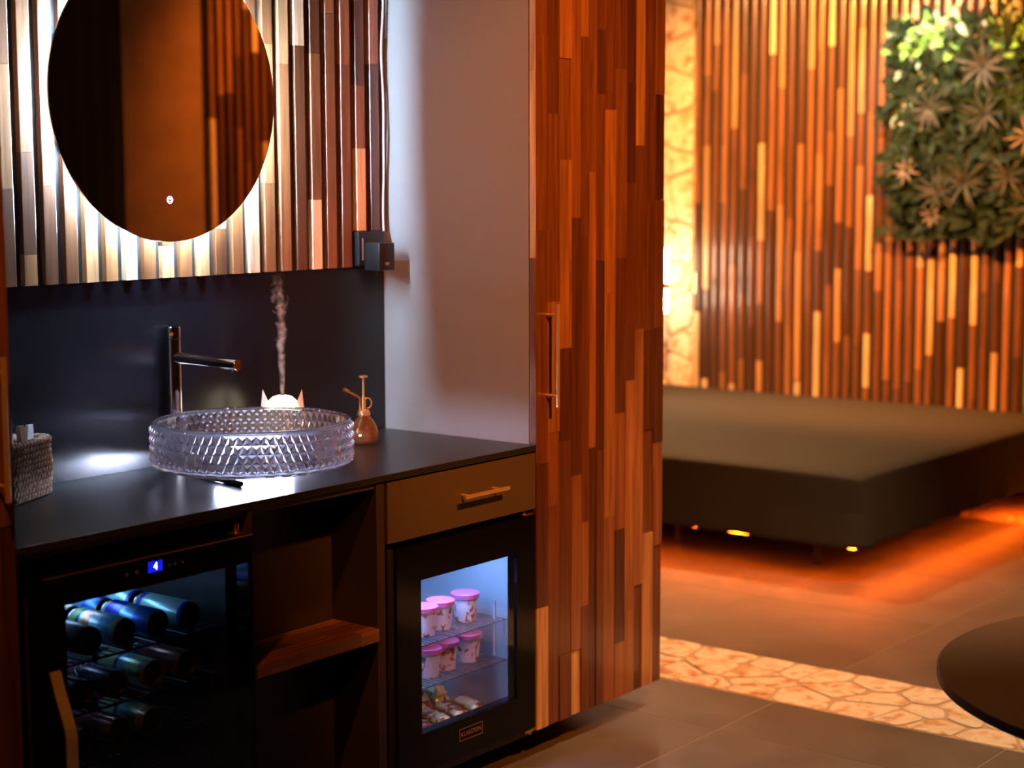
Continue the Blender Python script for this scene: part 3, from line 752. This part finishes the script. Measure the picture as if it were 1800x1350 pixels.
def can(x, yf, z, kind, label, word=None):
    r = .033; L = .168; yc = yf+L/2
    t = thing('drink_can', (x, yc, z-r), label, 'can', 'cans lying on the cooler racks')
    mk('can_body', lathe([(r-.005, yf+.004), (r-.002, yf+.001), (r, yf+.008), (r, yf+L-.014), (r-.005, yf+L-.003)], (x, 0, z), 32, 'Y', cap=False), CM[kind], t, smooth=50, origin=(x, yc, z))
    mk('can_base', lathe([(0, yf+.012), (r-.009, yf+.009), (r-.006, yf+.0005), (r-.003, yf+.001), (r-.002, yf+.003)], (x, 0, z), 32, 'Y', cap=False), CANEND, t, smooth=50)
    mk('can_lid', lathe([(0, yf+L-.005), (r-.008, yf+L-.005), (r-.007, yf+L), (r-.004, yf+L), (r-.004, yf+L-.004)], (x, 0, z), 32, 'Y', cap=False), CANEND, t, smooth=50)
    if word:
        v, f = text_mesh(word, .030); V = []
        for px, py, pz in v:
            a = math.pi*.5+.25-px/r*1.0; V.append((x+(r+.0006)*math.cos(a), yc+.02+py, z+(r+.0006)*math.sin(a)))
        mk('can_lettering', (V, f), M['pen'] if kind == 'aqua' else M['packet'], t)
xs = [-1.202, -1.296, -1.390, -1.484, -1.574]
z1 = RK[0]+.0042+.033
can(xs[0], .08, z1, 'aqua', 'pale aqua can lying nearest the hinge side on the top rack, front row')
can(xs[0], .262, z1, 'aqua', 'pale aqua can with dark lettering lying behind another aqua can', 'ACUA')
can(xs[1], .08, z1, 'blue', 'blue and silver can lying on the top rack between aqua and fruit cans')
can(xs[1], .262, z1, 'blue', 'blue can lying end to end behind the blue and silver can')
can(xs[2], .08, z1, 'fruit', 'can with orange, white and blue fruit print on the top rack')
can(xs[2], .262, z1, 'fruit', 'fruit print can lying behind the orange, white and blue can')
can(xs[3], .08, z1, 'dark', 'dark can with purple band on the top rack beside the fruit can')
can(xs[4], .08, z1, 'dark', 'dark can on the top rack against the cooler wall')
z2 = RK[1]+.0042+.033
can(-1.213, .08, z2, 'red', 'dark red can lying on the second rack below the aqua can')
can(-1.312, .08, z2, 'lime', 'pale lime and blue can lying on the second rack')
can(-1.312, .262, z2, 'lime', 'lime green can lying behind the pale lime and blue can')
can(-1.416, .08, z2, 'dark', 'dark can with pale lettering lying on the second rack', 'IZZAN')
can(-1.510, .08, z2, 'dark', 'plain dark can lying on the second rack against the cooler wall')
z3 = RK[2]+.0042+.033
can(-1.300, .10, z3, 'lime', 'green can lying alone to one side on the third rack')
can(-1.395, .10, z3, 'red', 'dark red can lying in the middle of the third rack')
can(-1.495, .10, z3, 'dark', 'dark can lying on the third rack near the door handle')
z4 = RK[3]+.0042+.033
can(-1.500, .10, z4, 'blue', 'blue can lying on the lowest rack near the door handle')
can(-1.400, .10, z4, 'dark', 'dark can lying in the middle of the lowest rack')

# ------------------------------------------------------------------ small fridge with ice cream
fr = thing('mini_fridge', (-.3, .28, .08), 'small black fridge with lit glass window and copper lettering below drawer', 'fridge')
fx0, fx1, fz0, fz1 = -.606, -.006, .092, .703
mk('fridge_body', join(box(fx0, fx0+.04, .036, .53, fz0, fz1), box(fx1-.03, fx1, .036, .53, fz0, fz1), box(fx0, fx1, .036, .53, fz1-.05, fz1), box(fx0, fx1, .036, .53, fz0, .128), box(fx0, fx1, .50, .53, fz0, fz1)), M['fridge_in'], fr)
mk('fridge_shell', join(box(fx0-.003, fx0, .034, .532, fz0-.003, fz1+.002), box(fx0, fx1, .034, .532, fz1, fz1+.002), box(fx0, fx1, .034, .532, fz0-.003, fz0)), M['black_plastic'], fr)
wx0, wx1, wz0, wz1 = -.492, -.088, .196, .607
fd = mk('fridge_door', join(box(-.585, wx0, 0, .034, fz0, fz1, .0), box(wx1, fx1, 0, .034, fz0, fz1), box(wx0, wx1, 0, .034, wz1, fz1), box(wx0, wx1, 0, .034, fz0, wz0)), M['black_gloss'], fr)
mk('door_edge', box(-.606, -.5852, .012, .034, fz0, fz1), M['rubber'], fd)
mk('door_glass', box(wx0, wx1, .006, .009, wz0, wz1), M['pane_clear'], fd)
mk('inner_gasket', join(box(wx0, wx1, .012, .032, wz0-.004, wz0), box(wx1, wx1+.004, .012, .032, wz0, wz1)), M['housing'], fd)
lz = .153; lx = -.2925
mk('name_plate', join(box(-.3415, -.2435, -.0008, -.0002, .1685, .1697), box(-.3415, -.2435, -.0008, -.0002, .1363, .1375), box(-.3415, -.3403, -.0008, -.0002, .1375, .1685), box(-.2447, -.2435, -.0008, -.0002, .1375, .1685)), M['logo'], fd)
flat_text('KLARSTEIN', .0172, lx, -.0009, lz, M['logo'], 'name_lettering', fd)
mk('hinge', join(box(-.05, -.012, .004, .03, fz1+.0022, fz1+.006), tube([(-.04, .015, fz1), (-.04, .015, fz1+.014)], .006, 12)), M['brass_soft'], fr, smooth=30)
mk('hinge', join(box(-.05, -.010, .002, .03, fz0-.010, fz0-.0035), tube([(-.022, .010, fz0-.018), (-.022, .010, fz0-.002)], .007, 12)), M['brass_soft'], fr, smooth=30)
mk('interior_light', box(fx0+.10, fx1-.12, .10, .13, fz1-.056, fz1-.0505), M['led_fridge'], fr)
SH = [.405, .287]
for z in SH: rack(z-.0042, fx0+.041, fx1-.031, .075, .42, fr, .002, .016, 'steel')
mk('glass_clip', box(-.077, -.071, .09, .094, .30, .46), M['housing'], fr)
def cup(x, yq, z, label):
    t = thing('ice_cream_cup', (x, yq, z), label, 'cup', 'ice cream cups on the fridge shelves')
    mk('cup_body', lathe([(.029, z), (.030, z+.001), (.035, z+.066)], (x, yq, 0), 32), M['cup'], t, smooth=40)
    mk('cup_lid', lathe([(.0375, z+.0662), (.0400, z+.067), (.0405, z+.079), (.0385, z+.081), (.034, z+.0795)], (x, yq, 0), 36), M['lid'], t, smooth=40)
for z_, nm, xs_ in ((SH[0], 'upper', (-.322, -.241, -.134)), (SH[1], 'lower', (-.308, -.224, -.122))):
    for x, wh in zip(xs_, ('half hidden behind the window edge', 'standing in the middle', 'standing on the hinge side')):
        cup(x, .14 if x < -.3 else .15, z_, 'white ice cream cup with pink lid, %s of the %s shelf' % (wh, nm) if 'half' not in wh else 'white ice cream cup with pink lid, %s shelf, %s' % (nm, wh))
def bar(x, yq, z, ang, tilt, label):
    V, Fc = [], []; L = .13; NU, NVv = 13, 10
    R = Matrix.Translation((x, yq, z)) @ Matrix.Rotation(ang, 4, 'Z') @ Matrix.Rotation(tilt, 4, 'Y')
    for i in range(NU):
        u = i/(NU-1); e = min(1, min(u, 1-u)/.14); h = .0012+.0125*math.sqrt(max(0, 1-(1-e)**2)); wd = .024+.003*(1-e)
        for j in range(NVv):
            a = 2*math.pi*j/NVv; wob = 1+.08*math.sin(i*2.3+j*1.7+x*300)
            V.append(tuple(R @ Vector(((u-.5)*L, wd*math.cos(a)*wob, h*(1+math.sin(a))*wob))))
    for i in range(NU-1):
        for j in range(NVv): Fc.append((i*NVv+j, i*NVv+(j+1) % NVv, (i+1)*NVv+(j+1) % NVv, (i+1)*NVv+j))
    Fc += [tuple(range(NVv)), tuple(range((NU-1)*NVv, NU*NVv))]
    tag(mk('wrapped_bar', (V, Fc), M['wrapper'], smooth=60), label, 'ice cream', 'wrapped ice cream bars on the fridge floor')
lab = 'ice cream bar in gold and red wrapper lying flat on the fridge floor'
for i in range(6): bar(-.47+i*.072, .12+.006*(i % 2), .1285, 1.35, 0, lab)
lab = 'ice cream bar in gold and red wrapper lying on top of the other bars'
for i in range(5): bar(-.435+i*.074, .135, .1545, 1.25, 0, lab)
lab = 'ice cream bar in gold and red wrapper lying towards the back of the fridge'
for i in range(6): bar(-.47+i*.072, .275, .1285, 1.45, 0, lab)
lab = 'ice cream bar in gold and red wrapper stacked high at the back of the fridge'
for i in range(5): bar(-.435+i*.074, .280, .1545, 1.35, 0, lab)
for i in range(5): bar(-.45+i*.074, .285, .1805, 1.5, 0, lab)

# ------------------------------------------------------------------ bed
bx0, bx1, by0, by1, bzt, bzb = 2.435, 4.745, .222, 2.86, .4485, .165
bd = thing('platform_bed', ((bx0+bx1)/2, (by0+by1)/2, 0), 'low black platform bed glowing orange underneath, against the slat wall', 'bed')
mk('plinth', box(bx0+.62, bx1-.02, by0+.55, by1-.3, 0, .172), M['plinth'], bd)
mk('bed_frame', box(bx0+.02, bx1-.03, by0+.02, by1-.03, .172, .25, .004), M['plinth'], bd)
def mattress():
    bm = bmesh.new(); v, f = box(bx0, bx1, by0, by1, bzb-.02, bzt)
    vv = [bm.verts.new(p) for p in v]
    for q in f: bm.faces.new([vv[i] for i in q])
    bmesh.ops.recalc_face_normals(bm, faces=bm.faces[:])
    bmesh.ops.subdivide_edges(bm, edges=bm.edges[:], cuts=26, use_grid_fill=True)
    cx, cy, cz = (bx0+bx1)/2, (by0+by1)/2, (bzb-.02+bzt)/2; hx_, hy_, hz_ = (bx1-bx0)/2, (by1-by0)/2, (bzt-bzb+.02)/2; R = .022
    for q in bm.verts:
        p = q.co; d = Vector((p.x-cx, p.y-cy, p.z-cz)); c_ = Vector((max(-hx_+R, min(hx_-R, d.x)), max(-hy_+R, min(hy_-R, d.y)), max(-hz_+R, min(hz_-R, d.z))))
        e = d-c_
        if e.length > 1e-6: e = e.normalized()*R
        t = (p.z-bzb)/(bzt-bzb); low = max(0, 1-t/.45)
        wv = .010*low*(math.sin(p.y*17+p.x*23+2.3*math.sin(p.y*6)) + .6*math.sin(p.y*41+p.x*37))
        out = Vector((e.x, e.y, 0)); out = out.normalized() if out.length > .01 else Vector((0, 0, 0))
        q.co = Vector((cx, cy, cz))+c_+e+out*wv
        if t > .9: q.co.z += .003*math.sin(p.x*5+p.y*3)
    low_ = [q for q in bm.faces if q.calc_center_median().z < bzb-.0195]
    bmesh.ops.delete(bm, geom=low_, context='FACES')
    bm.verts.index_update()
    r = ([tuple(p.co) for p in bm.verts], [tuple(p.index for p in q.verts) for q in bm.faces]); bm.free(); return r
mk('sheeted_mattress', mattress(), M['sheet'], bd, smooth=80)
mk('light_profile', join(box(bx0+.064, bx0+.07, by0+.064, by1-.1, .140, .172), box(bx0+.07, bx0+1.9, by0+.064, by0+.07, .140, .172)), M['plinth'], bd)
mk('light_strip', box(bx0+.052, bx0+.062, by0+.062, by1-.1, .142, .156), M['led_bed'], bd)
mk('light_strip', box(bx0+.052, bx0+1.9, by0+.052, by0+.062, .142, .156), M['led_bed'], bd)
mk('leg', lathe([(.018, 0), (.018, .172)], (bx0+.30, by0+1.05, 0), 16), M['plinth'], bd)
mk('leg', lathe([(.018, 0), (.018, .172)], (bx0+.30, by0+.35, 0), 16), M['plinth'], bd)

# ------------------------------------------------------------------ wall sconce behind the closet edge
sx_, sy_ = 4.466, 2.484
sn = thing('wall_sconce', (XW-.036, sy_, .89), 'slim vertical wall light glowing white in front of the stone cladding', 'lamp')
mk('bracket', join(tube([(sx_, sy_, 1.039), (XW-.036, sy_, 1.039)], .006, 12), box(XW-.040, XW-.024, sy_-.02, sy_+.02, .98, 1.10, .002)), M['brass'], sn, smooth=30)
mk('light_tube', lathe([(.014, 1.063), (.014, 1.247)], (sx_, sy_, 0), 24), M['led_sconce'], sn, smooth=30)
mk('light_tube', lathe([(.014, .892), (.014, 1.015)], (sx_, sy_, 0), 24), M['led_sconce'], sn, smooth=30)
mk('collar', lathe([(.017, 1.015), (.017, 1.063)], (sx_, sy_, 0), 24), M['brass'], sn, smooth=30)

# ------------------------------------------------------------------ round table
tc_, tr_, tz = (.33, -1.855), .73, .475
tb = thing('round_table', (tc_[0], tc_[1], 0), 'low round dark brown table on the tiled floor', 'table')
mk('tabletop', lathe([(tr_-.004, tz-.024), (tr_, tz-.021), (tr_, tz-.002), (tr_-.002, tz)], (tc_[0], tc_[1], 0), 128), M['table'], tb, smooth=30)
mk('edge_band', ring((tc_[0], tc_[1], 0), tr_+.0001, tr_+.0012, tz-.022, tz-.002, 128), M['table_edge'], tb, smooth=30)
mk('pedestal', lathe([(.045, .02), (.045, tz-.024)], (tc_[0], tc_[1], 0), 32), M['table_edge'], tb, smooth=30)
mk('foot', lathe([(.28, 0), (.28, .012), (.05, .022)], (tc_[0], tc_[1], 0), 48), M['table_edge'], tb, smooth=30)

# ------------------------------------------------------------------ living wall panel
PX = XW-.075; py0, py1, pz0, pz1 = .10, 1.225, 1.36, 2.43
pl = thing('plant_panel', (XW-.03, (py0+py1)/2, pz0), 'square green wall panel of leafy artificial plants hung on the slats', 'plant panel')
mk('backing', box(PX, XW-.040, py0, py1, pz0, pz1), M['rubber'], pl)
def leaf_vf(L, W, bend, nseg=5, fold=.25):
    V, Fc = [], []
    for i in range(nseg+1):
        t = i/nseg; wd = W*math.sin(math.pi*min(.97, .10+.88*t))**.8*.5; a = bend*t
        xx = L*(math.sin(a)/bend if abs(bend) > 1e-3 else t); zz = -L*((1-math.cos(a))/bend if abs(bend) > 1e-3 else 0)
        V += [(xx, -wd, zz+fold*wd), (xx, 0, zz), (xx, wd, zz+fold*wd)]
    for i in range(nseg):
        for j in range(2): Fc.append((i*3+j, i*3+j+1, i*3+j+4, i*3+j+3))
    return V, Fc
def leafmat(name, a, b, rough=.6):
    return tex_ramp(name, 30, [(.3, a), (.7, b)], rough, spec=.12)
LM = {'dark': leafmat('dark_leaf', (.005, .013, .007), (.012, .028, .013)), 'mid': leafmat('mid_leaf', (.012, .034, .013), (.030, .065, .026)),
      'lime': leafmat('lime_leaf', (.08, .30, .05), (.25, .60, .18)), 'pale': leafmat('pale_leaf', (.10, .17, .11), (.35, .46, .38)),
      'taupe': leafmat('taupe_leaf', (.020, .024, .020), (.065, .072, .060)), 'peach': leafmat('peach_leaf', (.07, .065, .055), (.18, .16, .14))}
def orient(dirv, roll, loc):
    d = Vector(dirv).normalized(); n_ = Vector((-1, 0, 0)); n_ = (n_-d*n_.dot(d))
    if n_.length < .05: n_ = Vector((0, 0, 1))-d*d.z
    n_.normalize(); y_ = n_.cross(d)
    R = Matrix((d, y_, n_)).transposed().to_4x4()
    return Matrix.Translation(loc) @ R @ Matrix.Rotation(roll, 4, 'X')
def cluster(name, mat, region, count, L, W, spread=.8, out=.03):
    parts = []
    for _ in range(count):
        yv = random.uniform(region[0], region[1]); zv = random.uniform(region[2], region[3])
        a = random.uniform(0, 2*math.pi); o_ = random.uniform(.25, 1.2)
        d = (-o_, math.cos(a)*spread, math.sin(a)*spread+.1)
        parts.append(xform(leaf_vf(L*random.uniform(.7, 1.3), W*random.uniform(.7, 1.25), random.uniform(.2, 1.1), 4), orient(d, random.uniform(-.7, .7), (PX-random.uniform(0, out), yv, zv))))
    mk(name, join(*parts), LM[mat], pl, smooth=80, kind='stuff')
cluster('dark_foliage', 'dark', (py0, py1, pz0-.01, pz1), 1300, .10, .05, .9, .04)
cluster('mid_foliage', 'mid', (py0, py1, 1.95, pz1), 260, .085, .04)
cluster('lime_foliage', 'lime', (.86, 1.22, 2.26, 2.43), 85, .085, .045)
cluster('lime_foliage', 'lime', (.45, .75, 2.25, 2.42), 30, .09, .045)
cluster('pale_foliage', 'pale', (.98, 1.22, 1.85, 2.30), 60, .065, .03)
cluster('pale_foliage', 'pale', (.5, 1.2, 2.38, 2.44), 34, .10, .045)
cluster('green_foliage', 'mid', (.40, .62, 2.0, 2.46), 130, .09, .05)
def rosette(yv, zv, mat, nl, L, W, tilt=0.5):
    core = mk('rosette_core', lathe([(.004, -.09), (.012, -.05), (.004, 0)], (PX, yv, zv), 10, 'X'), LM['taupe'], pl, smooth=60)
    me0 = None
    for i in range(nl):
        a = 2*math.pi*i/nl+random.uniform(-.2, .2); o_ = random.uniform(.15, .7)
        vf = xform(leaf_vf(L*random.uniform(.75, 1.15), W*random.uniform(.8, 1.2), random.uniform(.1, .6), 5), orient((-o_, math.cos(a), math.sin(a)), random.uniform(-.4, .4), (PX-.085, yv+.012*math.cos(a), zv+.012*math.sin(a))))
        mk('leaf', vf, LM[mat], core, smooth=80)
for a_ in ((.70, 2.20, 'taupe', 15, .13, .018), (.98, 2.00, 'taupe', 18, .11, .011), (.68, 1.96, 'taupe', 10, .12, .014), (.78, 1.62, 'taupe', 19, .15, .011), (.92, 1.57, 'taupe', 16, .12, .011),
           (1.10, 1.68, 'peach', 9, .065, .017), (.95, 1.45, 'peach', 8, .05, .014), (.45, 1.85, 'peach', 10, .10, .016), (1.19, 1.72, 'mid', 7, .09, .012), (.40, 1.50, 'taupe', 15, .13, .012), (.55, 1.65, 'taupe', 12, .12, .012)):
    rosette(*a_)
